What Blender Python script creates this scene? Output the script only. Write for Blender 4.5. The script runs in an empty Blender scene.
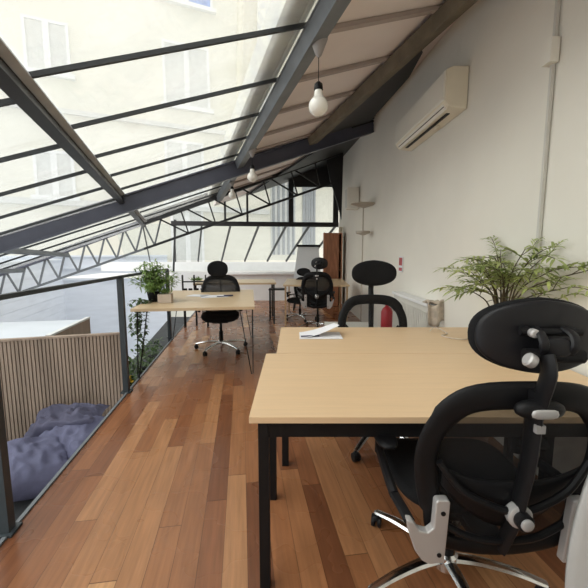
import bpy, bmesh, math, random
from mathutils import Vector, Matrix
PI=math.pi; R=math.radians
C=bpy.context.scene; COL=C.collection
rnd=random.Random(7)
# ------------------------------------------------------------------ materials
def new_mat(name):
    m=bpy.data.materials.new(name); m.use_nodes=True
    return m,m.node_tree,m.node_tree.nodes,m.node_tree.links
def pmat(name,col,rough=.5,metal=0,var=.06,scale=6,bump=0,bscale=60,coat=0,stretch=None,col2=None,spec=.5):
    m,t,n,l=new_mat(name); b=n['Principled BSDF']
    tc=n.new('ShaderNodeTexCoord'); mp=n.new('ShaderNodeMapping')
    l.new(tc.outputs['Object'],mp.inputs[0])
    if stretch: mp.inputs['Scale'].default_value=stretch
    nz=n.new('ShaderNodeTexNoise'); nz.inputs['Scale'].default_value=scale; nz.inputs['Detail'].default_value=5
    l.new(mp.outputs[0],nz.inputs['Vector'])
    r=n.new('ShaderNodeValToRGB')
    c2=col2 or tuple(min(1,c*(1+var)) for c in col); c1=tuple(c*(1-var) for c in col)
    r.color_ramp.elements[0].position=.3; r.color_ramp.elements[1].position=.7
    r.color_ramp.elements[0].color=(*c1,1); r.color_ramp.elements[1].color=(*c2,1)
    l.new(nz.outputs[0],r.inputs[0]); l.new(r.outputs[0],b.inputs['Base Color'])
    b.inputs['Roughness'].default_value=rough; b.inputs['Metallic'].default_value=metal
    b.inputs['Specular IOR Level'].default_value=spec
    if coat: b.inputs['Coat Weight'].default_value=coat; b.inputs['Coat Roughness'].default_value=.15
    if bump:
        n2=n.new('ShaderNodeTexNoise'); n2.inputs['Scale'].default_value=bscale; l.new(mp.outputs[0],n2.inputs['Vector'])
        bp=n.new('ShaderNodeBump'); bp.inputs['Strength'].default_value=bump; bp.inputs['Distance'].default_value=.01
        l.new(n2.outputs[0],bp.inputs['Height']); l.new(bp.outputs[0],b.inputs['Normal'])
    return m
def glass_mat(name,tint=(.94,.96,.96),dust=.12,dcol=(.9,.9,.88),gl=.05):
    m,t,n,l=new_mat(name); n.remove(n['Principled BSDF'])
    out=n['Material Output']
    tr=n.new('ShaderNodeBsdfTransparent'); tr.inputs[0].default_value=(*tint,1)
    df=n.new('ShaderNodeBsdfDiffuse'); df.inputs[0].default_value=(*dcol,1)
    tl=n.new('ShaderNodeBsdfTranslucent'); tl.inputs[0].default_value=(*dcol,1)
    gs=n.new('ShaderNodeBsdfGlossy'); gs.inputs['Roughness'].default_value=.03
    m0=n.new('ShaderNodeMixShader'); m0.inputs[0].default_value=.6; l.new(df.outputs[0],m0.inputs[1]); l.new(tl.outputs[0],m0.inputs[2])
    nz=n.new('ShaderNodeTexNoise'); nz.inputs['Scale'].default_value=2.5; nz.inputs['Detail'].default_value=6
    tc=n.new('ShaderNodeTexCoord'); l.new(tc.outputs['Object'],nz.inputs['Vector'])
    mr=n.new('ShaderNodeMapRange'); mr.inputs['From Min'].default_value=.3; mr.inputs['From Max'].default_value=.75
    mr.inputs['To Min'].default_value=dust*.6; mr.inputs['To Max'].default_value=dust*1.5; l.new(nz.outputs[0],mr.inputs[0])
    m1=n.new('ShaderNodeMixShader'); l.new(mr.outputs[0],m1.inputs[0]); l.new(tr.outputs[0],m1.inputs[1]); l.new(m0.outputs[0],m1.inputs[2])
    m2=n.new('ShaderNodeMixShader'); m2.inputs[0].default_value=gl; l.new(m1.outputs[0],m2.inputs[1]); l.new(gs.outputs[0],m2.inputs[2])
    l.new(m2.outputs[0],out.inputs[0]); return m
def mesh_fabric(name,col,alpha=.6):
    m,t,n,l=new_mat(name); b=n['Principled BSDF']; b.inputs['Base Color'].default_value=(*col,1); b.inputs['Roughness'].default_value=.8
    tr=n.new('ShaderNodeBsdfTransparent'); mx=n.new('ShaderNodeMixShader')
    nz=n.new('ShaderNodeTexNoise'); nz.inputs['Scale'].default_value=9
    mr=n.new('ShaderNodeMapRange'); mr.inputs['To Min'].default_value=alpha-.05; mr.inputs['To Max'].default_value=alpha+.05; l.new(nz.outputs[0],mr.inputs[0]); l.new(mr.outputs[0],mx.inputs[0])
    l.new(tr.outputs[0],mx.inputs[1]); l.new(b.outputs[0],mx.inputs[2]); l.new(mx.outputs[0],n['Material Output'].inputs[0]); return m
def floor_mat():
    m,t,n,l=new_mat('plank_floor'); b=n['Principled BSDF']
    tc=n.new('ShaderNodeTexCoord'); mp=n.new('ShaderNodeMapping'); mp.vector_type='POINT'
    mp.inputs['Rotation'].default_value=(0,0,R(-8.3)); l.new(tc.outputs['Object'],mp.inputs[0])
    sp=n.new('ShaderNodeSeparateXYZ'); l.new(mp.outputs[0],sp.inputs[0])
    def math_(op,a,b_=None,c=None):
        q=n.new('ShaderNodeMath'); q.operation=op
        for i,v in enumerate((a,b_,c)):
            if v is None: continue
            if isinstance(v,(int,float)): q.inputs[i].default_value=v
            else: l.new(v,q.inputs[i])
        return q.outputs[0]
    W=.108
    u=math_('DIVIDE',sp.outputs[0],W); row=math_('FLOOR',u); fu=math_('FRACT',u)
    w1=n.new('ShaderNodeTexWhiteNoise'); w1.noise_dimensions='1D'; l.new(row,w1.inputs['W'])
    v=math_('ADD',math_('DIVIDE',sp.outputs[1],1.45),math_('MULTIPLY',w1.outputs['Value'],9.7)); seg=math_('FLOOR',v); fv=math_('FRACT',v)
    cb=n.new('ShaderNodeCombineXYZ'); l.new(row,cb.inputs[0]); l.new(seg,cb.inputs[1])
    w2=n.new('ShaderNodeTexWhiteNoise'); w2.noise_dimensions='2D'; l.new(cb.outputs[0],w2.inputs['Vector'])
    r=n.new('ShaderNodeValToRGB'); e=r.color_ramp.elements
    e[0].position=0; e[0].color=(.165,.062,.028,1); e[1].position=1; e[1].color=(.55,.31,.145,1)
    for p,c in ((.22,(.225,.085,.036)),(.45,(.27,.110,.047)),(.68,(.325,.143,.063)),(.9,(.40,.195,.09))):
        k=e.new(p); k.color=(*c,1)
    l.new(w2.outputs['Value'],r.inputs[0])
    # grain
    mg=n.new('ShaderNodeMapping'); mg.inputs['Scale'].default_value=(26,1.6,1); l.new(mp.outputs[0],mg.inputs[0])
    ad=n.new('ShaderNodeVectorMath'); ad.operation='ADD'; l.new(mg.outputs[0],ad.inputs[0]); l.new(w2.outputs['Color'],ad.inputs[1])
    nz=n.new('ShaderNodeTexNoise'); nz.inputs['Scale'].default_value=2.2; nz.inputs['Detail'].default_value=6; l.new(ad.outputs[0],nz.inputs['Vector'])
    mr=n.new('ShaderNodeMapRange'); mr.inputs['From Min'].default_value=.3; mr.inputs['From Max'].default_value=.7; mr.inputs['To Min'].default_value=.80; mr.inputs['To Max'].default_value=1.14; l.new(nz.outputs[0],mr.inputs[0])
    gap=math_('MAXIMUM',math_('LESS_THAN',fu,.022),math_('LESS_THAN',fv,.003))
    g2=math_('SUBTRACT',1,math_('MULTIPLY',gap,.62))
    f=math_('MULTIPLY',mr.outputs[0],g2)
    vm=n.new('ShaderNodeVectorMath'); vm.operation='SCALE'; l.new(r.outputs[0],vm.inputs[0]); l.new(f,vm.inputs['Scale'])
    l.new(vm.outputs[0],b.inputs['Base Color'])
    n3=n.new('ShaderNodeTexNoise'); n3.inputs['Scale'].default_value=3; l.new(tc.outputs['Object'],n3.inputs['Vector'])
    rr=n.new('ShaderNodeMapRange'); rr.inputs['To Min'].default_value=.20; rr.inputs['To Max'].default_value=.36; l.new(n3.outputs[0],rr.inputs[0]); l.new(rr.outputs[0],b.inputs['Roughness'])
    b.inputs['Specular IOR Level'].default_value=.5
    bp=n.new('ShaderNodeBump'); bp.inputs['Strength'].default_value=.10; bp.inputs['Distance'].default_value=.002
    l.new(f,bp.inputs['Height']); l.new(bp.outputs[0],b.inputs['Normal'])
    return m
M={}
M['floor']=floor_mat()
M['wall']=pmat('white_plaster',(.80,.775,.70),.85,var=.03,scale=1.6,bump=.15,bscale=14)
M['ceil']=pmat('ceiling_board',(.80,.725,.69),.8,var=.03,scale=2)
M['batten']=pmat('batten_paint',(.40,.34,.31),.7)
M['olive']=pmat('old_beam',(.16,.135,.095),.7,var=.25,scale=5,stretch=(1,1,1),bump=.3)
M['steel']=pmat('painted_steel',(.075,.08,.11),.42,var=.12,scale=4)
M['steelg']=pmat('grey_painted_steel',(.15,.165,.18),.5,var=.15,scale=5)
M['steelp']=pmat('pale_grey_metal',(.50,.54,.57),.5,var=.1)
M['railm']=pmat('dark_rail_paint',(.035,.045,.052),.5,var=.15)
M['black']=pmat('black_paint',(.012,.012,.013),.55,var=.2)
M['bar']=pmat('glazing_bar_paint',(.022,.025,.028),.45,var=.2)
M['glass']=glass_mat('dusty_glass',dust=.2)
M['glasslow']=glass_mat('dusty_glass_low',dust=.16,dcol=(.86,.86,.86))
M['glassend']=glass_mat('window_glass',dust=.05)
M['zinc']=pmat('zinc_gutter',(.62,.64,.66),.5,var=.2,scale=5,col2=(.80,.78,.66))
M['facade']=pmat('cream_render',(.74,.725,.64),.9,var=.04,scale=.8,bump=.2,bscale=8)
M['facade2']=pmat('stained_shaded_render',(.60,.57,.46),.9,var=.22,scale=1.2,stretch=(1,1,.3),bump=.2,bscale=8)  # stains over a greyer base tone that carries the wall's shade
M['shutter']=pmat('grey_shutter',(.62,.63,.61),.7)
M['shutter_dark']=pmat('grey_shutter_dark',(.30,.32,.34),.7)
M['white']=pmat('white_paint',(.78,.79,.79),.6,var=.03)
M['bluew']=pmat('blue_curtain',(.20,.33,.72),.6,var=.25,scale=3)
M['boards']=pmat('white_boards',(.70,.745,.81),.6,var=.05,scale=1.5,stretch=(1,1,5))
M['ground']=pmat('lower_ground',(.045,.05,.055),.8,var=.2)
M['slat']=pmat('slat_wood',(.37,.285,.225),.7,var=.2,scale=9,stretch=(1,1,.1))
M['slatback']=pmat('slat_back',(.17,.125,.095),.9)
M['cushion']=pmat('purple_grey_fabric',(.115,.12,.20),.8,var=.12,scale=14,bump=.35,bscale=120)
M['cushion2']=pmat('dark_purple_fabric',(.09,.09,.145),.8,var=.12,scale=14,bump=.35,bscale=120)
M['beech']=pmat('beech_laminate',(.70,.50,.305),.42,var=.035,scale=6,stretch=(.6,9,1))
M['beech_edge']=pmat('beech_edge',(.48,.33,.19),.5,var=.05)
M['plyw']=pmat('plywood_top',(.64,.48,.30),.35,var=.08,scale=5,stretch=(.6,8,1))
M['blackm']=pmat('black_metal',(.007,.007,.008),.5,var=.1,spec=.25)
M['blackp']=pmat('black_plastic',(.006,.006,.007),.5,var=.1,spec=.22)
M['blackf']=pmat('black_fabric',(.008,.008,.009),.9,var=.25,scale=120,bump=.25,bscale=260,spec=.25)
M['greyp']=pmat('dark_grey_plastic',(.008,.008,.010),.4,var=.1,spec=.35)
M['silver']=pmat('silver_paint',(.47,.46,.455),.38,metal=.35,var=.04)
M['chrome']=pmat('polished_aluminium',(.72,.73,.74),.2,metal=1,var=.03)
M['ltgrey']=pmat('light_grey_plastic',(.42,.42,.41),.5,var=.05)
M['mesh']=mesh_fabric('chair_mesh',(.008,.008,.009),.78)
M['mesh_open']=mesh_fabric('open_chair_mesh',(.010,.010,.011),.28)
M['mesh_dense']=mesh_fabric('dense_chair_mesh',(.008,.008,.009),.93)
M['leaf']=pmat('palm_leaf',(.26,.37,.09),.45,var=.45,scale=9,col2=(.55,.62,.24))
M['leaf2']=pmat('fern_leaf',(.13,.27,.06),.5,var=.4,scale=12,col2=(.36,.50,.16))
M['leafd']=pmat('dark_leaf',(.035,.085,.025),.5,var=.5,scale=12,col2=(.10,.18,.05))
for k_ in ('leaf','leaf2'):
    t_=M[k_].node_tree; n_=t_.nodes; l_=t_.links; b_=n_['Principled BSDF']
    tl_=n_.new('ShaderNodeBsdfTranslucent'); mx_=n_.new('ShaderNodeMixShader'); mx_.inputs[0].default_value=.35
    l_.new(b_.inputs['Base Color'].links[0].from_socket,tl_.inputs[0]); l_.new(b_.outputs[0],mx_.inputs[1]); l_.new(tl_.outputs[0],mx_.inputs[2]); l_.new(mx_.outputs[0],n_['Material Output'].inputs[0])
M['stem']=pmat('plant_stem',(.08,.06,.03),.6)
M['ac']=pmat('cream_plastic',(.80,.74,.60),.5,var=.03)
M['acf']=pmat('cream_plastic_front',(.82,.80,.72),.4,var=.02)
M['paper']=pmat('paper_white',(.80,.80,.83),.7,var=.02)
M['ink']=pmat('ink',(.03,.03,.08),.5)
M['wood_red']=pmat('red_brown_wood',(.36,.15,.075),.45,var=.3,scale=6,stretch=(4,4,.6))
M['red']=pmat('red_enamel',(.42,.02,.03),.35)
M['opal']=pmat('opal_glass',(.82,.80,.74),.15,var=.01,coat=.5)
M['cone']=pmat('grey_canopy',(.30,.28,.27),.5)
M['terra']=pmat('cream_ceramic',(.62,.52,.44),.6)
M['yellow']=pmat('yellow_petal',(.80,.50,.03),.6)
M['rad']=pmat('radiator_enamel',(.60,.59,.54),.5)
M['rust']=pmat('cloth_beige',(.55,.47,.38),.9,var=.2,scale=20)
M['board']=pmat('whiteboard_face',(.78,.82,.86),.25,var=.01)
M['lampm']=pmat('beige_lamp',(.45,.40,.33),.4,metal=.2)
# ------------------------------------------------------------------ mesh builder
class MB:
    def __init__(s): s.b=bmesh.new()
    def box(s,c,d,rot=None,bev=0,mat=None):
        r=bmesh.ops.create_cube(s.b,size=1)
        vs=r['verts']
        for v in vs: v.co=Vector((v.co.x*d[0],v.co.y*d[1],v.co.z*d[2]))
        if bev:
            es=list({e for v in vs for e in v.link_edges})
            q=bmesh.ops.bevel(s.b,geom=es,offset=bev,segments=2,affect='EDGES',profile=.7)
            vs=list({v for f in q['faces'] for v in f.verts}|{v for v in vs if v.is_valid})
        mt=Matrix.Translation(Vector(c))
        if rot is not None: mt=mt@(rot if isinstance(rot,Matrix) else Matrix.Rotation(rot,4,'Z'))
        for v in vs: v.co=mt@v.co
        return s
    def bar(s,p0,p1,w,h,up=(0,0,1)):
        p0=Vector(p0);p1=Vector(p1); d=(p1-p0); L=d.length; d.normalize()
        up=Vector(up); x=d.cross(up)
        if x.length<1e-4: x=d.cross(Vector((0,1,0)))
        x.normalize(); z=x.cross(d)
        vs=[s.b.verts.new(p+x*a*w/2+z*b*h/2) for p in (p0,p1) for a,b in ((-1,-1),(1,-1),(1,1),(-1,1))]
        for f in ((0,1,2,3),(7,6,5,4),(0,4,5,1),(1,5,6,2),(2,6,7,3),(3,7,4,0)): s.b.faces.new([vs[i] for i in f])
        return s
    def tube(s,pts,r,n=10,cap=True,flat=1,up=None):
        pts=[Vector(p) for p in pts]; rs=r if isinstance(r,(list,tuple)) else [r]*len(pts)
        rings=[];prev=None
        for i,p in enumerate(pts):
            t=(pts[min(i+1,len(pts)-1)]-pts[max(i-1,0)]).normalized()
            if up is not None: a=t.cross(Vector(up))
            elif prev is None: a=t.cross(Vector((0,0,1)) if abs(t.z)<.9 else Vector((1,0,0)))
            else: a=prev-t*prev.dot(t)
            a.normalize(); prev=a; bb=t.cross(a)
            rings.append([s.b.verts.new(p+a*math.cos(2*PI*k/n)*rs[i]+bb*math.sin(2*PI*k/n)*rs[i]*flat) for k in range(n)])
        for i in range(len(rings)-1):
            for k in range(n): s.b.faces.new([rings[i][k],rings[i][(k+1)%n],rings[i+1][(k+1)%n],rings[i+1][k]])
        if cap: s.b.faces.new(rings[0][::-1]); s.b.faces.new(rings[-1])
        return s
    def loop(s,pts,r,n=10,flat=1,up=None):
        pts=[Vector(p) for p in pts]; N=len(pts); rings=[]
        for i,p in enumerate(pts):
            t=(pts[(i+1)%N]-pts[i-1]).normalized(); a=t.cross(Vector(up or (0,1,0))).normalized(); bb=t.cross(a)
            rr=r[i] if isinstance(r,list) else r
            rings.append([s.b.verts.new(p+a*math.cos(2*PI*k/n)*rr+bb*math.sin(2*PI*k/n)*rr*flat) for k in range(n)])
        for i in range(N):
            for k in range(n): s.b.faces.new([rings[i][k],rings[i][(k+1)%n],rings[(i+1)%N][(k+1)%n],rings[(i+1)%N][k]])
        return s
    def lathe(s,prof,c=(0,0,0),n=24,mt=None):
        rings=[]; mt=mt or Matrix.Translation(Vector(c))
        for r,z in prof: rings.append([s.b.verts.new(mt@Vector((max(r,1e-4)*math.cos(2*PI*k/n),max(r,1e-4)*math.sin(2*PI*k/n),z))) for k in range(n)])
        for i in range(len(rings)-1):
            for k in range(n): s.b.faces.new([rings[i][k],rings[i][(k+1)%n],rings[i+1][(k+1)%n],rings[i+1][k]])
        s.b.faces.new(rings[0][::-1]); s.b.faces.new(rings[-1]); return s
    def quad(s,pts):
        s.b.faces.new([s.b.verts.new(Vector(p)) for p in pts]); return s
    def prism(s,pts,vec):
        vec=Vector(vec); a=[s.b.verts.new(Vector(p)) for p in pts]; b=[s.b.verts.new(Vector(p)+vec) for p in pts]
        N=len(a); s.b.faces.new(a[::-1]); s.b.faces.new(b)
        for i in range(N): s.b.faces.new([a[i],a[(i+1)%N],b[(i+1)%N],b[i]])
        return s
    def grid(s,fn,nu,nv,th=None,thv=(0,0,1)):
        g=[[s.b.verts.new(Vector(fn(i/nu,j/nv))) for j in range(nv+1)] for i in range(nu+1)]
        for i in range(nu):
            for j in range(nv): s.b.faces.new([g[i][j],g[i+1][j],g[i+1][j+1],g[i][j+1]])
        return s
    def blob(s,c,d,e=2.0,rot=None,nu=24,nv=12,warp=None):
        mt=Matrix.Translation(Vector(c))@(rot or Matrix.Identity(4))
        def sg(v,p): return math.copysign(abs(v)**p,v)
        rings=[]
        for j in range(nv+1):
            ph=-PI/2+PI*j/nv; cz=sg(math.sin(ph),2/e[1] if isinstance(e,tuple) else 2/e); cr=sg(math.cos(ph),2/e[1] if isinstance(e,tuple) else 2/e)
            ring=[]
            for k in range(nu):
                th=2*PI*k/nu; ee=2/(e[0] if isinstance(e,tuple) else e)
                p=Vector((d[0]/2*max(cr,.001)*sg(math.cos(th),ee),d[1]/2*max(cr,.001)*sg(math.sin(th),ee),d[2]/2*cz))
                if warp: p=warp(p)
                ring.append(s.b.verts.new(mt@p))
            rings.append(ring)
        for j in range(nv):
            for k in range(nu): s.b.faces.new([rings[j][k],rings[j][(k+1)%nu],rings[j+1][(k+1)%nu],rings[j+1][k]])
        s.b.faces.new(rings[0][::-1]); s.b.faces.new(rings[-1]); return s
    def build(s,name,mat,parent=None,smooth=False,bev=0,solid=0,loc=None):
        bmesh.ops.remove_doubles(s.b,verts=s.b.verts,dist=1e-5)
        bmesh.ops.recalc_face_normals(s.b,faces=s.b.faces)
        me=bpy.data.meshes.new(name); s.b.to_mesh(me); s.b.free()
        o=bpy.data.objects.new(name,me); COL.objects.link(o)
        me.materials.append(M[mat] if isinstance(mat,str) else mat)
        if smooth:
            for p in me.polygons: p.use_smooth=True
            if smooth!='all': me.set_sharp_from_angle(angle=R(40))
        if solid: q=o.modifiers.new('s','SOLIDIFY'); q.thickness=solid; q.offset=0
        if bev: q=o.modifiers.new('b','BEVEL'); q.width=bev; q.segments=2; q.limit_method='ANGLE'
        if parent: o.parent=parent
        if loc: o.location=loc
        return o
def tag(o,label=None,cat=None,group=None,kind=None):
    if label: o['label']=label
    if cat: o['category']=cat
    if group: o['group']=group
    if kind: o['kind']=kind
    return o
def empty(name,loc=(0,0,0),rz=0,label=None,cat=None,group=None):
    o=bpy.data.objects.new(name,None); COL.objects.link(o); o.location=loc; o.rotation_euler=(0,0,rz); o.empty_display_size=.1
    return tag(o,label,cat,group)
def struct(o,label=None): o['kind']='structure'; 
def copy_tree(o,parent=None):
    c=o.copy(); COL.objects.link(c); c.parent=parent
    for ch in list(o.children): copy_tree(ch,c)
    return c
def smoothpath(pts,n=8,closed=False):
    P=[Vector(p) for p in pts]; N=len(P); out=[]
    for i in range(N if closed else N-1):
        p0=P[(i-1)%N] if closed or i>0 else P[i]; p1=P[i]; p2=P[(i+1)%N]; p3=P[(i+2)%N] if closed or i+2<N else P[(i+1)%N]
        for k in range(n):
            t=k/n; out.append(.5*((2*p1)+(p2-p0)*t+(2*p0-5*p1+4*p2-p3)*t*t+(3*p1-p0-3*p2+p3)*t**3))
    if not closed: out.append(P[-1])
    return out
# ------------------------------------------------------------------ camera
H=1.36; FPX=354.; PITCH=math.atan((294-251)/FPX)
cam=bpy.data.cameras.new('camera'); co=bpy.data.objects.new('camera',cam); COL.objects.link(co)
cam.sensor_width=36; cam.lens=36*FPX/588; cam.clip_start=.05
co.location=(0,0,H); co.rotation_euler=(PI/2-PITCH,0,0); C.camera=co
# ------------------------------------------------------------------ setting
def edgeX(Y): return -1.16-.134*Y
def wallX(Y): return 1.5-.034*(Y-1.5)
YB,YE=-2.4,9.7
m=MB(); m.prism([(edgeX(YB),YB,-.16),(wallX(YB),YB,-.16),(wallX(YE),YE,-.16),(edgeX(YE),YE,-.16)],(0,0,.16)); struct(m.build('floor','floor'))
m=MB(); m.prism([(wallX(YB),YB,-.16),(wallX(YB)+.25,YB,-.16),(wallX(YE)+.25,YE,-.16),(wallX(YE),YE,-.16)],(0,0,4.9)); struct(m.build('wall_right','wall'))
m=MB(); m.box((.1,YB-.1,2.0),(2.95,.2,4.3)); struct(m.build('wall_back','wall'))
# metal trim along the edge of the deck
m=MB(); m.bar((edgeX(YB)-.012,YB,-.06),(edgeX(YE)-.012,YE,-.06),.02,.14); struct(m.build('trim_1','steelg'))
# roof reference frame: A runs along the purlins, B climbs toward the right wall
O=Vector((.216,2.254,2.812)); A=Vector((-.303,.952,-.035)).normalized(); B=Vector((.865,.357,.352)).normalized()
N=A.cross(B).normalized()
if N.z<0: N=-N
def Q(a,b,h=0): return O+A*a+B*b+Vector((0,0,h))
A0,A1=-5.0,6.35
BARS=[.2+.69*k for k in range(-6,9)]
def roofbar(m,a,b0,b1,h,w=.018,t=.026): m.bar(Q(a,b0,h),Q(a,b1,h),w,t,N)
# upper skylight
def skylight(name,b0,b1,h,glass,bars):
    r=empty(name); r['kind']='structure'
    m=MB(); m.prism([Q(A0,b0,h+.022),Q(A0,b1,h+.022),Q(A1,b1,h+.022),Q(A1,b0,h+.022)],N*.006); m.build('pane',glass,r)
    for a in bars:
        m=MB(); roofbar(m,a,b0,b1,h-.004); m.build('glazing_bar','bar',r)
skylight('window_1',-1.70,-.08,0,'glass',[a for a in BARS if a<A1])
skylight('window_2',-6.6,-1.70,-.10,'glasslow',[a for a in BARS if a<A1])
# opaque ceiling between ridge beam and wall
def wall_b(a):
    # where the roof plane meets the right wall
    lo,hi=0,6
    for _ in range(40):
        mid=(lo+hi)/2; p=Q(a,mid)
        if p.x<wallX(p.y): lo=mid
        else: hi=mid
    return lo
m=MB(); m.prism([Q(A0,.02,.02),Q(A0,wall_b(A0)+.1,.02),Q(7.9,wall_b(7.9)+.1,.02),Q(7.9,.02,.02)],N*.05); struct(m.build('ceiling','ceil'))
k=1
for a in [.31+.69*i for i in range(-6,9)]:
    m=MB(); roofbar(m,a,.02,min(wall_b(a),1.2) if a<3 else wall_b(a)-.05,.0,.05,.03); struct(m.build('trim_%d'%(k+1),'batten')); k+=1
# flat black sheets where the roof runs on past the wall beam
m=MB(); m.prism([Q(.75,1.25,-.06),Q(.9,1.49,-.06),Q(1.5,1.80,-.06),Q(3.1,2.25,-.06),Q(3.1,1.25,-.06)],N*.03); struct(m.build('trim_%d'%(k+1),'black')); k+=1  # black sheet put in for the shade under the wall beam
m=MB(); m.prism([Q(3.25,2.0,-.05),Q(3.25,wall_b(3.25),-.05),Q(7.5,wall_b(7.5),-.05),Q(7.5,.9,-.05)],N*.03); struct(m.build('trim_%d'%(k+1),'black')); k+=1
# beams
def beamI(name,p0,p1,w,h,up,mat,label,cat='beam',web=.35):
    m=MB(); fl=h*.09; U=Vector(up)
    m.bar(Vector(p0)+U*(h/2-fl/2),Vector(p1)+U*(h/2-fl/2),w,fl,up); m.bar(Vector(p0)-U*(h/2-fl/2),Vector(p1)-U*(h/2-fl/2),w,fl,up)
    m.bar(p0,p1,w*web,h-fl*1.5,up)
    return tag(m.build(name,mat,bev=.003),label,cat)
beamI('roof_beam',Q(A0,-.03,-.07),Q(6.2,-.03,-.07),.11,.11,N,'steelg','long grey steel beam running up overhead between glass roof and ceiling boards',web=.9)
m=MB(); m.bar(Q(A0,-.20,.10),Q(7.3,-.20,.10),.16,.05,N); m.bar(Q(A0,-.29,.13),Q(7.3,-.29,.13),.03,.12,N); m.bar(Q(A0,-.105,.13),Q(7.3,-.105,.13),.03,.12,N)
tag(m.build('roof_gutter','zinc'),'pale stained metal gutter outside the glass roof beside the long grey beam','gutter')
beamI('roof_purlin',Q(A0,-1.735,-.05),Q(A1,-1.735,-.05),.07,.13,N,'bar','dark steel purlin crossing the upper left corner of the glass roof',web=.9)
m=MB(); m.bar(Q(A0,-1.690,-.012),Q(A1,-1.690,-.012),.05,.02,N); tag(m.build('roof_flashing','steelp',bev=.003),'pale grey metal strip along the top of the dark steel purlin','flashing')
for b,l in ((-3.25,'thin grey purlin under the low glass roof, upper one of two left of the truss'),(-4.07,'thin grey purlin under the low glass roof nearest the left edge')):
    beamI('roof_purlin',Q(3.35,b,-.17),Q(A1,b,-.17),.05,.07,N,'steelg',l,web=.9)
m=MB(); m.bar(Q(A0,1.20,-.07),Q(3.2,1.20,-.07),.14,.11,N)
tag(m.build('timber_beam','olive',bev=.006),'old olive brown beam along the top of the white wall','beam')
# main rafter: I beam from wall down to left
beamI('rafter_beam',(-6.5,3.04,.21),(1.33,6.27,3.46),.13,.235,(0,0,1),'steel','thick dark blue grey steel beam crossing the room under the glass roof','beam',web=.5)
# ------------------------------------------------------------------ truss behind
TA,TB=Vector((-6.8,7.26,.64)),Vector((1.02,8.52,3.62))
def lerp(a,b,t): return a+(b-a)*t
tr=empty('roof_truss',(0,0,0),0,'long dark lattice truss with zigzag webs behind the thick beam','truss')
TM=lerp(TA,TB,.45)
m=MB(); m.bar(TA,TM,.09,.12); m.build('top_chord','steel',tr)
m=MB(); m.bar(TM-Vector((0,0,-.03)),TB-Vector((0,0,-.03)),.12,.19); m.build('top_chord','black',tr)  # right half of the chord, its shade put into the black colour
LA,LB=TA+Vector((0,0,-.52)),Vector((1.02,8.52,2.98)); LM=lerp(LA,LB,.45)
m=MB(); m.bar(LA,LM,.05,.045); m.build('bottom_chord','steelg',tr)
m=MB(); m.bar(LM,LB,.05,.05); m.build('bottom_chord','black',tr)
n_=20
for i in range(n_):
    t0=i/n_; t1=(i+.55)/n_; t2=(i+1)/n_
    if t0<.47:
        m=MB(); m.bar(lerp(TA,TB,t0),lerp(LA,LB,t1),.03,.032); m.build('web_bar','steelg',tr)
        m=MB(); m.bar(lerp(LA,LB,t1),lerp(TA,TB,t2),.03,.032); m.build('web_bar','steelg',tr)
for t in (.57,.645,.72,.80,.88,.95):
    m=MB(); m.bar(lerp(TA,TB,t-.085),lerp(LA,LB,t),.03,.034); m.build('web_bar','black',tr)
    m=MB(); m.bar(lerp(TA,TB,t-.02),lerp(LA,LB,t),.03,.030); m.build('web_bar','black',tr)
# ------------------------------------------------------------------ end glazing
eg=empty('window_3',(0,YE,0)); eg['kind']='structure'
def eb(x0,z0,x1,z1,w=.05,d=.08,name='frame_bar',mat='bar',y=0):
    m=MB(); m.bar((x0,y,z0),(x1,y,z1),w,d,(0,1,0)); return m.build(name,mat,eg)
def ztop(X): # roof height over the end wall
    lo,hi=-8,5
    return None
def roofz(X,Y):
    # solve roof plane z at X,Y
    d=Vector((X,Y,0))-O; return O.z-(N.x*d.x+N.y*d.y)/N.z
eb(-3.3,2.10,1.2,2.06,.12,.10,mat='black')
for X,w in ((-3.2,.05),(-1.85,.045),(-1.25,.05),(-.08,.13),(1.12,.14)):
    eb(X,2.05,X,min(roofz(X,YE)+.05,4.2),w,.08,mat='black' if w>.1 else 'bar')
eb(-3.2,2.05,-3.3,.8,.04,.05)
m=MB(); m.prism([(-.15,-.03,3.05),(1.2,-.03,3.05),(1.2,-.03,4.4),(-.15,-.03,3.95)],(0,.05,0)); m.build('top_panel','black',eg)
m=MB(); m.prism([(-3.25,.01,2.1),(1.15,.01,2.1),(1.15,.01,3.1),(-3.25,.01,3.1)],(0,.006,0)); m.build('pane','glassend',eg)
# sloped lean-to glass beyond
dm=Vector((-.286,.858,-.428)); L=2.42
r=empty('window_4',(0,YE,2.06)); r['kind']='structure'
for X in (-4.1,-3.25,-2.5,-1.72,-.95,-.2,.43,1.15):
    m=MB(); m.bar((X,.05,0),Vector((X,.05,0))+dm*L,.035,.06,(0,-.4,.9)); m.build('glazing_bar','bar',r)
m=MB(); m.prism([(-4.9,.05,.03),(1.3,.05,.03),Vector((1.3,.05,.03))+dm*L,Vector((-4.9,.05,.03))+dm*L],(0,0,.006)); m.build('pane','glassend',r)
# white ledge and base of the end wall
m=MB(); m.prism([(edgeX(YE)-.9,YE,-.16),(1.45,YE,-.16),(1.45,YE,.80),(edgeX(YE)-.9,YE,.80)],(0,.14,0)); struct(m.build('wall_end','white'))
m=MB(); m.prism([(-6.5,YE+.15,.60),(1.6,YE+.15,.60),(1.6,YE+2.25,.60),(-6.5,YE+2.25,.60)],(0,0,.02)); m.box((-2.4,YE+2.3,.84),(8.2,.12,.30)); struct(m.build('trim_30','white'))
m=MB(); m.box((-.55,YE-.03,.74),(3.6,.10,.035)); struct(m.build('trim_31','white'))
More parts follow.
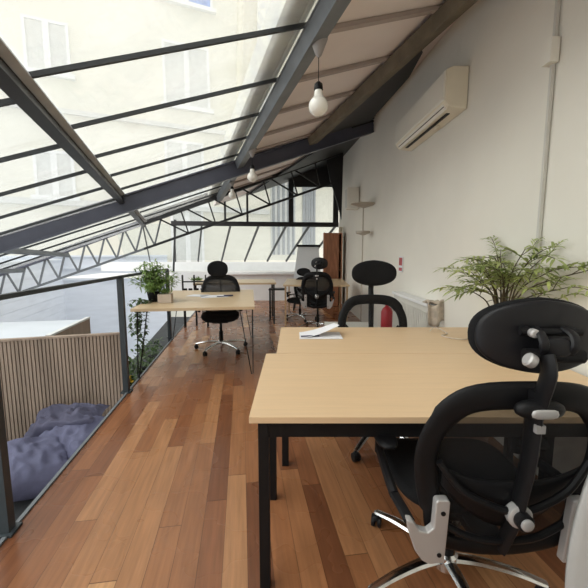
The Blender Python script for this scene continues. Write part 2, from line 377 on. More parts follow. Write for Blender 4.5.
# ------------------------------------------------------------------ outside buildings
FD=Vector((.914,.405,0)).normalized(); FN=Vector((.405,-.914,0)).normalized()
F0=Vector((-2,15,0))
def fp(s,z,o=0): p=F0+FD*s+FN*o; return (p.x,p.y,z)
def s_of(X): return (X+2)/FD.x
bld=empty('apartment_building',(0,0,0),0,'cream rendered apartment building with grey shutters seen through the glass roof','building')
m=MB(); m.prism([fp(-22,-3),fp(9,-3),fp(9,16),fp(-22,16)],FN*-.5); m.build('wall','facade',bld)
m=MB(); m.prism([fp(-22,-3),fp(s_of(-4.9),-3),fp(s_of(-4.9),1.15),fp(-22,1.15)],FN*.12)
for z in (.35,.75,1.15): m.prism([fp(-22,z),fp(s_of(-4.9),z),fp(s_of(-4.9),z+.06),fp(-22,z+.06)],FN*.22)
m.build('plinth','boards',bld)
def fwin(X0,X1,z0,z1,mat='shutter',fm='white',o=.0,mull=1,par=None,sill=True,fw=.09):
    s0,s1=s_of(X0),s_of(X1); par=par or bld
    m=MB()
    for a,b,c,d in ((s0-fw,s1+fw,z1,z1+fw),(s0-fw,s0,z0,z1),(s1,s1+fw,z0,z1)): m.prism([fp(a,c,o),fp(b,c,o),fp(b,d,o),fp(a,d,o)],FN*.05)
    if sill: m.prism([fp(s0-.2,z0-.14,o),fp(s1+.2,z0-.14,o),fp(s1+.2,z0,o),fp(s0-.2,z0,o)],FN*.16)
    f=m.build('window',fm,par)
    m=MB(); m.prism([fp(s0,z0,o),fp(s1,z0,o),fp(s1,z1,o),fp(s0,z1,o)],FN*.025); m.build('shutter',mat,f)
    if mull:
        m=MB(); c=(s0+s1)/2
        m.prism([fp(c-.09,z0,o),fp(c+.09,z0,o),fp(c+.09,z1,o),fp(c-.09,z1,o)],FN*.05); m.build('mullion',fm,f)
fwin(-8.5,-7.5,7.15,8.65); fwin(-4.70,-3.32,6.75,8.86); fwin(-4.75,-3.15,10.35,12.2,'bluew')
fwin(-8.5,-7.6,3.2,4.6); fwin(-4.75,-3.6,3.2,5.4); fwin(-12.6,-11.4,7.2,8.8); fwin(-4.65,-3.68,.9,2.9,'shutter'); fwin(-12.2,-11.2,3.3,4.6)
m=MB(); m.prism([fp(-22,5.9),fp(1,5.9),fp(1,6.05),fp(-22,6.05)],FN*.12); m.prism([fp(-22,2.9),fp(1,2.9),fp(1,3.1),fp(-22,3.1)],FN*.15); m.build('ledge','shutter',bld)
b2=empty('stained_building',(0,0,0),0,'grey beige stained building corner beyond the gutter of the glass roof','building')
s0=s_of(-2.35)
m=MB(); m.prism([fp(s0,4.6,.0),fp(9,4.6,.0),fp(9,16,.0),fp(s0+.3,16,.0)],FN*.9); m.build('wall','facade2',b2)
m=MB(); m.prism([fp(s0+.6,4.6,.9),fp(s0+1.2,4.6,.9),fp(s0+1.35,16,.9),fp(s0+.75,16,.9)],FN*.15); m.build('pilaster','zinc',b2)
# railed windows seen through the end glazing
for X0,X1 in ((-1.0,.05),(.35,.95)):
    s0,s1=s_of(X0),s_of(X1)
    m=MB(); m.prism([fp(s0,1.2),fp(s1,1.2),fp(s1,4.3),fp(s0,4.3)],FN*.04); w=m.build('window','shutter',bld)
    m=MB(); nn=5
    for i in range(nn):
        q=s0+(s1-s0)*(i+.5)/nn; m.prism([fp(q-.05,1.2,.05),fp(q+.05,1.2,.05),fp(q+.05,4.3,.05),fp(q-.05,4.3,.05)],FN*.03)
    m.build('shutter_slats','shutter_dark',w)
# ------------------------------------------------------------------ lower level on the left
m=MB(); m.box((-14,6,-2.6),(26,24,.2)); struct(m.build('trim_32','boards'))
def lw(y,z,o=0): 
    p=Vector((-5.3,2,0))+Vector((-.255,.967,0))*(y-2); return (p.x+o,p.y,z)
m=MB()
m.prism([lw(-4,-2.5),lw(14,-2.5),lw(14,1.05),lw(-4,1.05)],(-.1,0,0))
for i in range(14):
    z=-2.4+i*.25
    m.prism([lw(-4,z,.0),lw(14,z,.0),lw(14,z+.235,.0),lw(-4,z+.235,.0)],(.012,0,0))
m.prism([lw(-4,1.05,-.2),lw(14,1.05,-.2),lw(14,1.1,-.2),lw(-4,1.1,-.2)],(.3,0,0))
struct(m.build('wall_left','boards'))
m=MB(); m.prism([(edgeX(0)-.03,0,-.62),(edgeX(3.6)-.03,3.6,-.62),(-4.2,2.75,-.62),(-4.2,0,-.62)],(0,0,.06)); struct(m.build('trim_33','ground'))
m=MB(); m.prism([(edgeX(3.62)-.04,3.62,-.5),(edgeX(9.6)-.04,9.6,-.5),(-3.4,9.6,-.5),(-2.3,3.62,-.5)],(0,0,.06)); struct(m.build('trim_34','ground'))
# slatted enclosure
en=empty('slat_enclosure',(0,0,-.6),0,'brown slatted wood enclosure with pale lid below the railing at left','screen')
P0=Vector((-1.70,3.46,-.02));P1=Vector((-4.25,2.74,-.02)); d=(P1-P0).normalized(); nn=Vector((d.y,-d.x,0)); 
if nn.y>0: nn=-nn
LN=(P1-P0).length; top=1.165; zb=-.02
m=MB(); m.prism([P0+Vector((0,0,zb)),P1+Vector((0,0,zb)),P1+Vector((0,0,top)),P0+Vector((0,0,top))],nn*-.02)
m.build('backing','slatback',en)
m=MB(); s=0
while s<LN-.03:
    a=P0+d*s; m.prism([a+Vector((0,0,zb)),a+d*.022+Vector((0,0,zb)),a+d*.022+Vector((0,0,top)),a+Vector((0,0,top))],nn*.018); s+=.031
m.build('front_panel','slat',en)
m=MB(); m.bar(P0+Vector((0,0,top)),P1+Vector((0,0,top)),.05,.02); m.build('top_rail','slat',en)
S0=Vector((-2.36,3.34,-.02));S1=Vector((-2.52,4.30,-.02))
m=MB(); m.prism([S0,S1,S1+Vector((0,0,top-.01)),S0+Vector((0,0,top-.01))],(-.03,0,0)); m.build('side_panel','slat',en)
m=MB(); m.bar(S0+Vector((-.015,0,top)),S1+Vector((-.015,0,top)),.045,.02); m.build('side_rail','white',en)
m=MB(); m.prism([(-2.42,3.33,1.10),(-2.57,4.3,1.10),(-4.6,3.9,1.10),(-4.5,2.75,1.10)],(0,0,.02)); m.build('lid','boards',en)
# railing
rl=empty('railing',(0,0,0),0,'dark steel guard rail with thin top bar along the deck edge','railing')
tops=[]
for X,Y,zt in ((-1.40,1.575,1.14),(-1.625,3.30,1.12),(-1.97,5.5,1.08)):
    m=MB(); m.box((X,Y,zt/2-.08),(.05,.05,zt+.16),R(8)); 
    m.box((X,Y,.006),(.09,.09,.012),R(8)); m.build('post','railm',rl); tops.append(Vector((X,Y,zt)))
m=MB(); m.bar(tops[0]-Vector((-.12,1.2,0)),tops[0],.03,.025)
for a,b in zip(tops,tops[1:]): m.bar(a,b,.03,.025)
m.build('top_bar','railm',rl)
# ------------------------------------------------------------------ cushions
from mathutils import noise
def cushion(loc,size,rot,label,mat,seed,wr=1.0,fold=0):
    n_=44; so=Vector((seed*3.1,seed*1.7,0)); m=MB()
    def pt(x,y,sgn):
        e=max(0,(1-abs(x)**3.2)*(1-abs(y)**3.2))**.5
        pinch=1-.10*(1-abs(y)**2)*abs(x)**2; pin2=1-.10*(1-abs(x)**2)*abs(y)**2
        q=Vector((x*1.6,y*1.6,sgn*.3))+so
        w=(1-abs(noise.noise(q*1.6))*3.2)*.20+noise.noise(q*.8)*.35
        f=(1-abs(noise.noise(Vector((x*3.2+y*1.2,y*1.1-x*.4,seed))))*2.6)*.16
        z=sgn*size[2]/2*e*(1+(w+f)*wr*(1 if sgn>0 else .3))
        z+=size[2]*.22*noise.noise(Vector((x,y,seed*2.3)))*(1-e)*2*wr
        if fold: z+=fold*max(0,x-.1)**1.5*size[0]*.5
        return (x*size[0]/2*pinch,y*size[1]/2*pin2,z)
    for sgn in (1,-1): m.grid(lambda u,v:pt(u*2-1,v*2-1,sgn),n_,n_)
    o=m.build('floor_cushion',mat,smooth='all'); o.location=loc; o.rotation_euler=rot
    return tag(o,label,'cushion','floor cushions below the deck')
cushion((-2.10,2.68,-.38),(.56,.54,.32),(R(20),R(10),R(38)),'large purple grey cushion in front of the pile nearest the left post','cushion',1,.55)
cushion((-1.98,3.00,-.34),(.60,.50,.32),(R(16),R(-6),R(-14)),'purple grey cushion leaning on the slats under the folded one','cushion',2,.6)
cushion((-2.10,3.10,-.19),(.66,.34,.16),(R(14),R(-10),R(4)),'rumpled dark cushion lying on top of the cushion pile','cushion2',5,1.8)
# ------------------------------------------------------------------ near tables
def work_table(name,x0,x1,y0,y1,rz,label,z=.75,inset=.055):
    t=empty(name,((x0+x1)/2,(y0+y1)/2,0),rz,label,'table','beech tables pushed together')
    W,D=x1-x0,y1-y0
    m=MB(); m.box((0,0,z-.0125),(W,D,.025),bev=.002); m.build('tabletop','beech',t)
    m=MB()
    ly=lambda sy: -(D/2-.055) if sy<0 else D/2-inset
    for sy in (-1,1): m.box((0,ly(sy),z-.063),(W-.07,.03,.074))
    for sx in (-1,1): m.box((sx*(W/2-.055),(ly(-1)+ly(1))/2,z-.063),(.03,ly(1)-ly(-1),.074))
    m.build('apron','blackm',t)
    for sx in (-1,1):
        for sy in (-1,1):
            m=MB(); m.box((sx*(W/2-.05),ly(sy),(z-.026)/2),(.042,.042,z-.026),bev=.003); m.build('leg','blackm',t)
    return t
work_table('work_table',-.167,1.43,1.245,2.065,0,'beech topped work table with black legs nearest the camera',inset=.25)
work_table('work_table',-.105,1.42,2.07,2.80,0,'second beech topped work table pushed against the far side of the nearest one')
# papers
pp=empty('paper_stack',(.16,2.50,.751),R(8),'open white papers lying on the far beech table','papers')
m=MB(); m.box((.03,0,.003),(.30,.20,.004),R(-8)); m.build('sheets','paper',pp)
def fl(u,v): return (-.10+.26*u, -.07+.17*v+.03*u, .008+.075*(u**1.6)*(1-.25*v))
m=MB(); m.grid(fl,10,3); o=m.build('folded_sheet','paper',pp,solid=.002)
m=MB(); m.tube([(-.11,-.065,.014),(.02,-.045,.014)],.005,8); tag(m.build('pen','ink'),'dark pen lying across the papers','pen'); 
bpy.data.objects['pen'].location=(.16,2.50,.751)
m=MB(); m.tube(smoothpath([(1.03,2.63,.757),(1.08,2.66,.78),(1.13,2.56,.757),(1.06,2.48,.757),(1.15,2.38,.757),(1.26,2.42,.757)],8),.0045,6); 
tag(m.build('charging_cable','rust',smooth=True),'thin cable coiled on the far beech table by the palm','cable')
# ------------------------------------------------------------------ office chair
def pl3(pts,y,k): return [(x,y-(z-.45)*k,z) for x,z in pts]
def make_chair(name,loc,rz,label,hz=1.13,hw=.345,hh=.212,group='black mesh office chairs',arms=True,head_tilt=0,base_rz=R(20)):
    t=empty(name,loc,rz,label,'chair',group)
    # star base
    m=MB(); m.lathe([(.03,.055),(.045,.06),(.045,.12),(.034,.13)],n=16); m.build('hub','chrome',t,smooth=True)
    for k in range(5):
        a=base_rz+2*PI*k/5; ca,sa=math.cos(a),math.sin(a)
        pts=[(ca*r,sa*r,z) for r,z in ((.03,.10),(.13,.108),(.25,.098),(.34,.078),(.365,.072))]
        m=MB(); m.tube(smoothpath(pts,4),[.026-.0006*i for i in range(17)],8,flat=.62); m.build('base_leg','chrome',t,smooth=True)
        m=MB(); rc=Matrix.Translation((ca*.36,sa*.36,0))@Matrix.Rotation(a+.5*(k-2),4,'Z')
        for s in (-1,1):
            m.lathe([(.012,-.009),(.026,-.009),(.029,-.004),(.029,.006),(.022,.009),(.01,.009)],n=16,mt=rc@Matrix.Translation((.0,s*.015,.029))@Matrix.Rotation(PI/2,4,'X'))
        m.blob((rc@Vector((0,0,.045))),(.05,.05,.04),2.2,None,10,6)
        m.tube([rc@Vector((0,0,.04)),rc@Vector((0,0,.075))],.008,8)
        m.build('caster','blackp',t,smooth=True)
    m=MB(); m.lathe([(.028,.12),(.028,.26),(.018,.262),(.018,.42)],n=16); m.build('gas_column','blackp',t,smooth=True)
    m=MB(); m.box((0,-.02,.415),(.20,.28,.05),bev=.012); m.tube([(.10,.03,.41),(.24,.05,.40)],.007,8); m.box((0,-.20,.43),(.10,.20,.03),bev=.008); m.build('seat_mechanism','blackp',t)
    m=MB()
    def sw(p): return Vector((p.x,p.y,p.z*(1-.15*abs(p.x)/.25)+(-.03*max(0,p.y/.24)**3)+.02*(p.x/.25)**2))
    m.blob((0,.03,.475),(.51,.50,.085),(3.8,3),None,40,12,sw); m.build('seat','blackf',t,smooth='all')
    YB_,K=-.31,.16
    def bp(x,z,o=0): return (x,YB_-(z-.45)*K+.05*(1-(x/.27)**2)*-.5+o,z)
    fr=[(-.13,.965),(0,.975),(.13,.965),(.195,.925),(.235,.85),(.248,.77),(.238,.68),(.220,.60),(.205,.52),(.17,.465),(0,.445),(-.17,.465),(-.205,.52),(-.220,.60),(-.238,.68),(-.248,.77),(-.235,.85),(-.195,.925)]
    path=smoothpath([bp(x,z) for x,z in fr],4,True)
    rad=[]
    for p in path: rad.append(.040 if p.z>.9 else (.034 if p.z>.6 else .024))
    m=MB(); m.loop(path,rad,12,flat=.36); m.build('back_frame','blackp',t,smooth='all')
    m=MB()
    def mg(u,v):
        z=.46+.52*v; w=0
        for (xa,za),(xb,zb_) in zip(fr[2:11],fr[3:12]):
            if (za-z)*(zb_-z)<=0 and abs(za-zb_)>1e-6: w=abs(xa+(xb-xa)*(z-za)/(zb_-za)); break
        x=(u*2-1)*w; return bp(x,z,.012+.03*(1-(2*u-1)**2)*math.sin(PI*v))
    m.grid(mg,12,14); m.build('back_mesh','mesh',t,smooth='all')
    # spine and lumbar
    m=MB(); m.tube(smoothpath([bp(0,1.0,-.02),bp(0,.90,-.035),bp(.0,.80,-.045),bp(0,.70,-.045),bp(0,.60,-.04),bp(0,.46,-.01)],5),[.034-.0003*i for i in range(26)],10,flat=.4); 
    m.build('spine','blackp',t,smooth=True)
    m=MB()
    def lum(u,v):
        x=(u*2-1)*.2; zc=.62+.09*(abs(u*2-1))**2; return bp(x,zc+(v-.5)*(.06+.10*(1-abs(2*u-1)**1.5)),-.005-.018*math.sin(PI*v)*(1-abs(2*u-1)))
    m.grid(lum,20,8); m.build('lumbar_support','blackp',t,smooth='all',solid=.008)
    m=MB()
    for s in (-1,1): m.tube(smoothpath([bp(s*.215,.76,-.01),bp(s*.15,.68,-.03),bp(s*.05,.635,-.045),bp(0,.63,-.045)],5),.011,8)
    m.tube(smoothpath([bp(-.2,.55,-.01),bp(-.08,.50,-.02),bp(.08,.50,-.02),bp(.2,.55,-.01)],5),.011,8)
    m.build('back_rib','blackp',t,smooth=True)
    kn=Matrix.Translation(bp(0,.622,-.045))@Matrix.Rotation(PI/2,4,'X')
    m=MB(); m.lathe([(.030,-.01),(.034,.0),(.034,.018),(.028,.022)],n=20,mt=kn); k_=m.build('lumbar_knob','silver',t,smooth=True)
    m=MB(); m.lathe([(.022,.02),(.024,.024),(.024,.042),(.020,.045)],n=20,mt=kn); m.build('knob_ring','blackp',k_,smooth=True)
    m=MB(); m.lathe([(.017,.044),(.017,.050),(.013,.053)],n=20,mt=kn); m.build('knob_cap','silver',k_,smooth=True)
    # silver brackets
    for s in (-1,1):
        y0=bp(.2,.55)[1]-.03
        pts=[(.178,.425),(.178,.635),(.184,.643),(.214,.643),(.220,.635),(.220,.548),(.236,.532),(.262,.540),(.283,.572),(.300,.575),(.290,.530),(.268,.465),(.245,.432),(.225,.420)]
        m=MB(); m.prism([(s*x,y0-(z-.42)*.085,z) for x,z in pts],(0,.028,0)); br=m.build('arm_bracket','silver',t,bev=.004)
        for z in (.455,.60):
            m=MB(); m.lathe([(.007,-.002),(.007,.003)],n=10,mt=Matrix.Translation((s*.197,y0-(z-.42)*.085,z))@Matrix.Rotation(PI/2,4,'X')); m.build('screw','blackp',br)
        m=MB(); m.tube(smoothpath([(s*.285,y0+.012,.555),(s*.292,y0+.06,.56),(s*.30,y0+.13,.56)],5),[.018]*11,8,flat=.7); m.build('arm_support','blackp',br,smooth=True)
        m=MB(); m.tube(smoothpath([(s*.30,y0+.12,.56),(s*.30,y0+.20,.57),(s*.285,.03,.56)],4),.017,8); m.build('arm_bar','blackp',t,smooth=True)
        m=MB(); m.tube([(s*.28,.04,.54),(s*.28,.04,.635)],.019,10); m.build('arm_post','blackp',t,smooth=True)
        m=MB(); m.blob((s*.28,.01,.645),(.085,.26,.03),(3,3),None,24,8); m.build('arm_pad','blackp',t,smooth='all')
    # headrest
    zt=1.0; 
    m=MB(); m.tube(smoothpath([bp(0,.93,-.035),bp(0,1.0,-.045),bp(0,1.06,-.05),bp(0,hz-.03,-.03)],4),[.026]*13,10,flat=.5); m.build('headrest_stem','blackp',t,smooth=True)
    m=MB(); m.blob(bp(0,.955,-.045),(.13,.05,.05),(2.2,2.4),None,20,8); sc=m.build('stem_clamp','blackp',t,smooth='all')
    m=MB(); m.blob(bp(0,.952,-.068),(.07,.012,.026),(3,3),None,16,6); m.build('clamp_plate','silver',sc,smooth='all')
    m=MB(); b_=bp(0,.905,-.06); m.box(b_,(.024,.014,.022),bev=.003); m.build('height_button','silver',t)
    hy=bp(0,hz)[1]+.055
    hd=empty('headrest',(0,hy,hz),0); hd.parent=t; hd.rotation_euler=(R(head_tilt),0,0)
    def hwp(p): return Vector((p.x,p.y-.45*p.x*p.x*-1.0*(.6),p.z*(1-.10*(p.x/(hw/2))**2)))
    rx=Matrix.Rotation(PI/2,4,'X')
    def pad(dy,sc_,th):
        m=MB(); m.blob((0,dy,0),(hw*sc_,hh*sc_,th),(2.5,2.6),rx,44,14,lambda p:Vector((p.x,p.y*(1-.12*abs(p.x)/(hw/2)),p.z-.9*p.x*p.x))); return m
    pad(.012,1,.050).build('pad','blackf',hd,smooth='all')
    pad(-.012,.95,.022).build('rear_shell','greyp',hd,smooth='all')
    # bracket with rods and knobs
    m=MB(); m.tube([(-.075,-.045,.022),(.075,-.045,.022)],.010,10); m.tube([(-.07,-.065,-.035),(.07,-.065,-.035)],.018,12)
    m.box((-.055,-.03,.022),(.02,.035,.02),bev=.003); m.box((.055,-.03,.022),(.02,.035,.02),bev=.003)
    m.build('rod','blackp',hd,smooth=True)
    m=MB()
    for s in (-1,1): 
        pth=smoothpath([(s*.035,-.040,.030),(s*.038,-.075,.02),(s*.036,-.088,-.005),(s*.03,-.068,-.035)],5)
        m.tube(pth,[.012]*16,8,flat=.6)
    m.blob((0,-.072,-.01),(.075,.035,.05),(3,3),None,16,8)
    m.build('yoke','greyp',hd,smooth=True)
    m=MB(); m.lathe([(.010,-.004),(.0115,.0),(.0115,.014),(.008,.017)],n=16,mt=Matrix.Translation((-.05,-.055,.022))@Matrix.Rotation(PI/2,4,'X')); m.build('small_knob','silver',hd,smooth=True)
    m=MB(); m.lathe([(.016,0),(.018,.004),(.018,.018),(.014,.022)],n=18,mt=Matrix.Translation((-.058,-.088,-.047))@Matrix.Rotation(-PI/2+.5,4,'Y')); m.build('large_knob','silver',hd,smooth=True)
    return t
ch=make_chair('office_chair',(.632,1.33,0),R(0),'black mesh office chair seen from behind close in front of the nearest table',base_rz=R(128))
c2=copy_tree(ch)
for q in c2.children:
    if q.name.startswith('back_mesh'): q.material_slots[0].link='OBJECT'; q.material_slots[0].material=M['mesh_open']
for q in ch.children:
    if q.name=='headrest': q.location.x+=.034; q.rotation_euler.z=R(-5)
c2.location=(.620,2.46,0); c2.rotation_euler=(0,0,PI+R(-3)); c2.scale=(1.0,1.04,.99)
for q in c2.children:
    if q.name.startswith('headrest_stem') or q.name.startswith('spine'): q.scale.x=1.7
    if q.name.startswith('headrest') and q.type=='EMPTY': q.location.z+=.065; q.scale=(1.03,1,1)
c2['label']='black office chair facing us across the far side of the two beech tables'
c3=copy_tree(ch); c3.location=(-1.01,4.80,0); c3.rotation_euler=(0,0,PI+R(10)); c3['label']='black office chair facing us behind the plywood table with the bushy plant'
c4=copy_tree(ch); c4.location=(.41,6.05,0); c4.rotation_euler=(0,0,R(-6)); c4['label']='black office chair with its silver bracketed back to us at the distant table'
c4.scale=(.92,1,1.02)
def dense(c,hs=(1,1,1),dz=0):
    for q in c.children:
        if q.name.startswith('back_mesh'): q.material_slots[0].link='OBJECT'; q.material_slots[0].material=M['mesh_dense']
        if q.name.startswith('headrest') and q.type=='EMPTY': q.scale=hs; q.location.z+=dz
dense(c3,(.86,1,1.15),-.03); dense(c4,(.85,1,.9),.01)
# light grey chair cut by the right edge
g=empty('grey_chair',(.83,.60,0),R(6),'light grey plastic chair cut off by the lower right edge of the picture','chair')
def gs(u,v):
    a=(u-.5)*2.2; z=.44+.30*v; r=.23-.0*v
    top=.31*v*(1-.2*(2*abs(u-.5))**4)
    return (r*math.sin(a)*(.72+.75*v-.5*v*v),.23-r*math.cos(a)*.55-.06*v,.44+top*1.85)
m=MB(); m.grid(gs,20,10); m.build('backrest','ltgrey',g,smooth='all',solid=.02)
m=MB(); m.blob((0,0,.445),(.44,.42,.03),(3,3),None,28,8); m.build('seat','ltgrey',g,smooth='all')
for sx in (-1,1):
    for sy in (-1,1):
        m=MB(); m.tube([(sx*.14,sy*.13,.43),(sx*.2,sy*.19,0)],.012,8); m.build('leg','blackm',g,smooth=True)
# ------------------------------------------------------------------ plants
def leaf(m,p,d,L,w,up=Vector((0,0,1)),droop=.25):
    d=Vector(d).normalized(); s=d.cross(up)
    if s.length<.05: s=d.cross(Vector((1,0,0)))
    s.normalize(); p=Vector(p)
    a=p+d*L*.35+up*L*.03; b=p+d*L*.7-up*L*droop*.35; c=p+d*L-up*L*droop
    v=[m.b.verts.new(q) for q in (p,a+s*w/2-up*.003,a-s*w/2-up*.003,b+s*w*.4,b-s*w*.4,c,a,b)]
    m.b.faces.new([v[0],v[1],v[6]]); m.b.faces.new([v[0],v[6],v[2]])
    m.b.faces.new([v[1],v[3],v[7],v[6]]); m.b.faces.new([v[6],v[7],v[4],v[2]])
    m.b.faces.new([v[3],v[5],v[7]]); m.b.faces.new([v[7],v[5],v[4]])
def palm(root,spec,seed,mat,Lf=.30,leafL=.10,leafW=.017,fold=None,clampx=None,pairs=7):
    rr=random.Random(seed); f=MB(); st=MB()
    for (dx,dy,h) in spec:
        dx+=.02 if dx<0 else 0
        base=Vector((rr.uniform(-.03,.03),rr.uniform(-.03,.03),.12)); tip=Vector((dx,dy,h))
        mid=(base+tip)/2+Vector((-dx*.15,-dy*.15,h*.12))
        pts=smoothpath([base,mid,tip],6); st.tube(pts,[.006-.0003*i for i in range(len(pts))],6)
        for fr in (.5,.68,.85,1.0):
            p=pts[min(len(pts)-1,int(fr*(len(pts)-1)))]
            ang=rr.uniform(0,2*PI) if fr<1 else math.atan2(dy,dx)+rr.uniform(-.4,.4)
            if fr<1 and rr.random()<.6: ang=math.atan2(dy,dx)+rr.uniform(-1.2,1.2)
            el=rr.uniform(.15,.85); D=Vector((math.cos(ang)*math.cos(el),math.sin(ang)*math.cos(el),math.sin(el)))
            L_=Lf*rr.uniform(.7,1.1); q=[p+D*L_*t+Vector((0,0,-L_*.25*t*t)) for t in [i/pairs for i in range(pairs+1)]]
            st.tube(q,.0022,5)
            for i in range(1,pairs+1):
                T=(q[i]-q[i-1]).normalized(); S=T.cross(Vector((0,0,1))).normalized()
                for s in (-1,1):
                    dd=(T*.75+S*s*rr.uniform(.6,.95)+Vector((0,0,rr.uniform(-.1,.35))))
                    leaf(f,q[i],dd,leafL*rr.uniform(.75,1.15)*(1-.3*abs(i/pairs-.5)),leafW*rr.uniform(.8,1.2),droop=rr.uniform(.1,.4))
                if i==pairs: leaf(f,q[i],T,leafL,leafW)
    if clampx:
        for v in list(f.b.verts)+list(st.b.verts):
            lim=clampx
            if v.co.x>lim: v.co.x=lim-.02*(1-math.exp(-(v.co.x-lim)*6))
    st.build('stems','stem',root,smooth=True); return f.build('foliage',mat,root)
pt=empty('potted_palm',(1.325,2.22,.751),0,'leafy bamboo palm on the beech table against the white wall','plant')
m=MB(); m.lathe([(.06,0),(.075,.02),(.088,.13),(.093,.135),(.093,.15),(.082,.15),(.08,.13)],n=24); m.build('pot','terra',pt,smooth=True)
m=MB(); m.lathe([(.079,.128),(.079,.134)],n=20); m.build('soil','stem',pt)
palm(pt,[(-.16,.05,.42),(-.08,-.10,.50),(.02,.10,.56),(.08,-.18,.55),(.05,-.32,.50),(-.02,.28,.52),(-.12,.22,.46),(.10,-.02,.62),(.08,-.40,.42),(-.10,-.02,.56),(.05,.20,.60),(.0,-.25,.58),(-.2,.12,.36),(-.05,.0,.40),(.1,-.3,.34),(.08,.1,.45),(-.18,-.05,.48),(.12,-.5,.52),(.1,.4,.45)],11,'leaf',.22,.115,.0175,clampx=.12,pairs=6)
# bushy plant on left table
pb=empty('potted_bush',(-1.66,4.16,.766),0,'bushy light green plant in a dark pot on the plywood table','plant')
m=MB(); m.lathe([(.05,0),(.06,.01),(.075,.10),(.078,.12),(.068,.12)],n=20); m.build('pot','blackp',pb,smooth=True)
rr=random.Random(3); f=MB(); st=MB()
for i in range(90):
    a=rr.uniform(0,2*PI); e=rr.uniform(.35,1.5); D=Vector((math.cos(a)*math.cos(e),math.sin(a)*math.cos(e),math.sin(e))); L_=rr.uniform(.24,.40)*(1.0 if e<1 else 1.0)
    pts=[Vector((0,0,.12))+Vector((D.x*.8,D.y*.8,D.z))*L_*t+Vector((0,0,-.04*t*t)) for t in (0,.25,.5,.75,1)]
    st.tube(pts,.002,4)
    for p in pts[1:]:
        for s in range(5): leaf(f,p,(rr.uniform(-1,1)+D.x,rr.uniform(-1,1)+D.y,rr.uniform(-.3,.8)),rr.uniform(.05,.09),.018,droop=.3)
st.build('stems','stem',pb); f.build('foliage','leaf2',pb)
tb=empty('planter_box',(-1.50,4.10,.766),R(8),'square cream planter beside the bushy plant','planter')
m=MB(); m.box((0,0,.05),(.15,.14,.10),bev=.006); m.build('box','terra',tb)
m=MB()
for i in range(60): leaf(m,(rr.uniform(-.05,.05),rr.uniform(-.05,.05),.10),(rr.uniform(-1,1),rr.uniform(-1,1),1.2),.09,.014)
m.build('foliage','leaf2',tb)
# trailing ivy
iv=empty('trailing_ivy',(-1.80,4.05,.70),0,'dark trailing ivy hanging off the left end of the plywood table','plant')
m=MB(); st=MB()
for k_ in range(7):
    x=rr.uniform(-.05,.10); y=rr.uniform(-.12,.12); pts=[Vector((x+.05,y,.09)),Vector((x-.03,y,.10))]
    for j in range(10): pts.append(pts[-1]+Vector((rr.uniform(-.02,.02),rr.uniform(-.02,.02),-.055 if k_%2 else -.038)))
    st.tube(pts,.002,4)
    for p in pts:
        for s in range(4): leaf(m,p,(rr.uniform(-1,1),rr.uniform(-1,1),rr.uniform(-.8,.4)),.05,.032)
st.build('stems','stem',iv); m.build('foliage','leafd',iv)
# pots beside deck
def bush(loc,lab,seed,n=90,h=.25,w=.16,fl=None,mat='leafd'):
    r_=random.Random(seed); e=empty('potted_shrub',loc,0,lab,'plant','pots of greenery standing below the deck edge')
    m=MB(); m.lathe([(.07,0),(.09,.16),(.095,.18),(.08,.18)],n=16); m.build('pot','blackp',e,smooth=True)
    m=MB()
    for i in range(n):
        a=r_.uniform(0,2*PI); q=Vector((math.cos(a)*r_.uniform(0,w),math.sin(a)*r_.uniform(0,w),.18+r_.uniform(0,h)))
        leaf(m,q,(r_.uniform(-1,1),r_.uniform(-1,1),r_.uniform(-.2,1)),.09,.035)
    m.build('foliage',mat,e)
    if fl:
        m=MB()
        for i in range(fl): m.blob((r_.uniform(-.05,.08),r_.uniform(-.1,.05),.28+r_.uniform(0,.12)),(.05,.05,.04),2,None,8,6)
        m.build('flowers','yellow',e)
    return e
bush((-1.90,3.82,-.44),'dark potted shrub with yellow flowers beside the second railing post',21,fl=6)
bush((-2.02,4.35,-.44),'dark potted shrub just behind the yellow flowered pot',22,mat='leafd')
bush((-2.10,4.85,-.44),'leafy potted shrub under the middle of the plywood table at the deck edge',23,mat='leafd')
bush((-2.2,5.4,-.44),'farthest potted shrub along the deck edge behind the plywood table',24,mat='leafd')
# ------------------------------------------------------------------ plywood table with hairpin legs
def hairpin(m,c,sp,h,splay):
    c=Vector(c); sp=Vector(sp); splay=Vector(splay)
    b=c+splay-Vector((0,0,h))
    m.tube([c+sp,b+sp*.12+Vector((0,0,.006)),b-sp*.12+Vector((0,0,.006)),c-sp],.006,6)
def hp_table(loc,rz,W,D,z,label,mat='plyw',group=None,legmat='blackm',square=False,th=.032,name='hairpin_table'):
    t=empty(name,loc,rz,label,'table',group)
    m=MB(); m.box((0,0,z-th/2),(W,D,th),bev=.003); m.build('tabletop',mat,t)
    for sx in (-1,1):
        for sy in (-1,1):
            m=MB()
            if square: m.box((sx*(W/2-.04),sy*(D/2-.04),(z-th)/2),(.03,.03,z-th))
            else: hairpin(m,(sx*(W/2-.09),sy*(D/2-.09),z-th),(sx*.07*0+.0,.085,0) if False else (.07*(1),-.07*sx*sy,0),z-th,(sx*.055,sy*.055,0))
            m.build('leg',legmat,t)
    return t
hp_table((-1.165,4.55,0),R(7),1.28,1.72,.765,'plywood topped hairpin leg table carrying the bushy plant')
m=MB(); m.box((-1.05,4.62,.768),(.34,.24,.004),R(20)); m.box((-1.28,4.70,.768),(.26,.2,.004),R(-15)); tag(m.build('loose_papers','paper'),'loose white papers on the plywood table with the plant','papers')
m=MB(); m.tube([(-1.0,4.55,.776),(-.82,4.60,.776)],.006,6); m.box((-.87,4.66,.775),(.12,.07,.01),R(12)); tag(m.build('dark_notebook','ink'),'small dark notebook on the plywood table right of the papers','notebook')
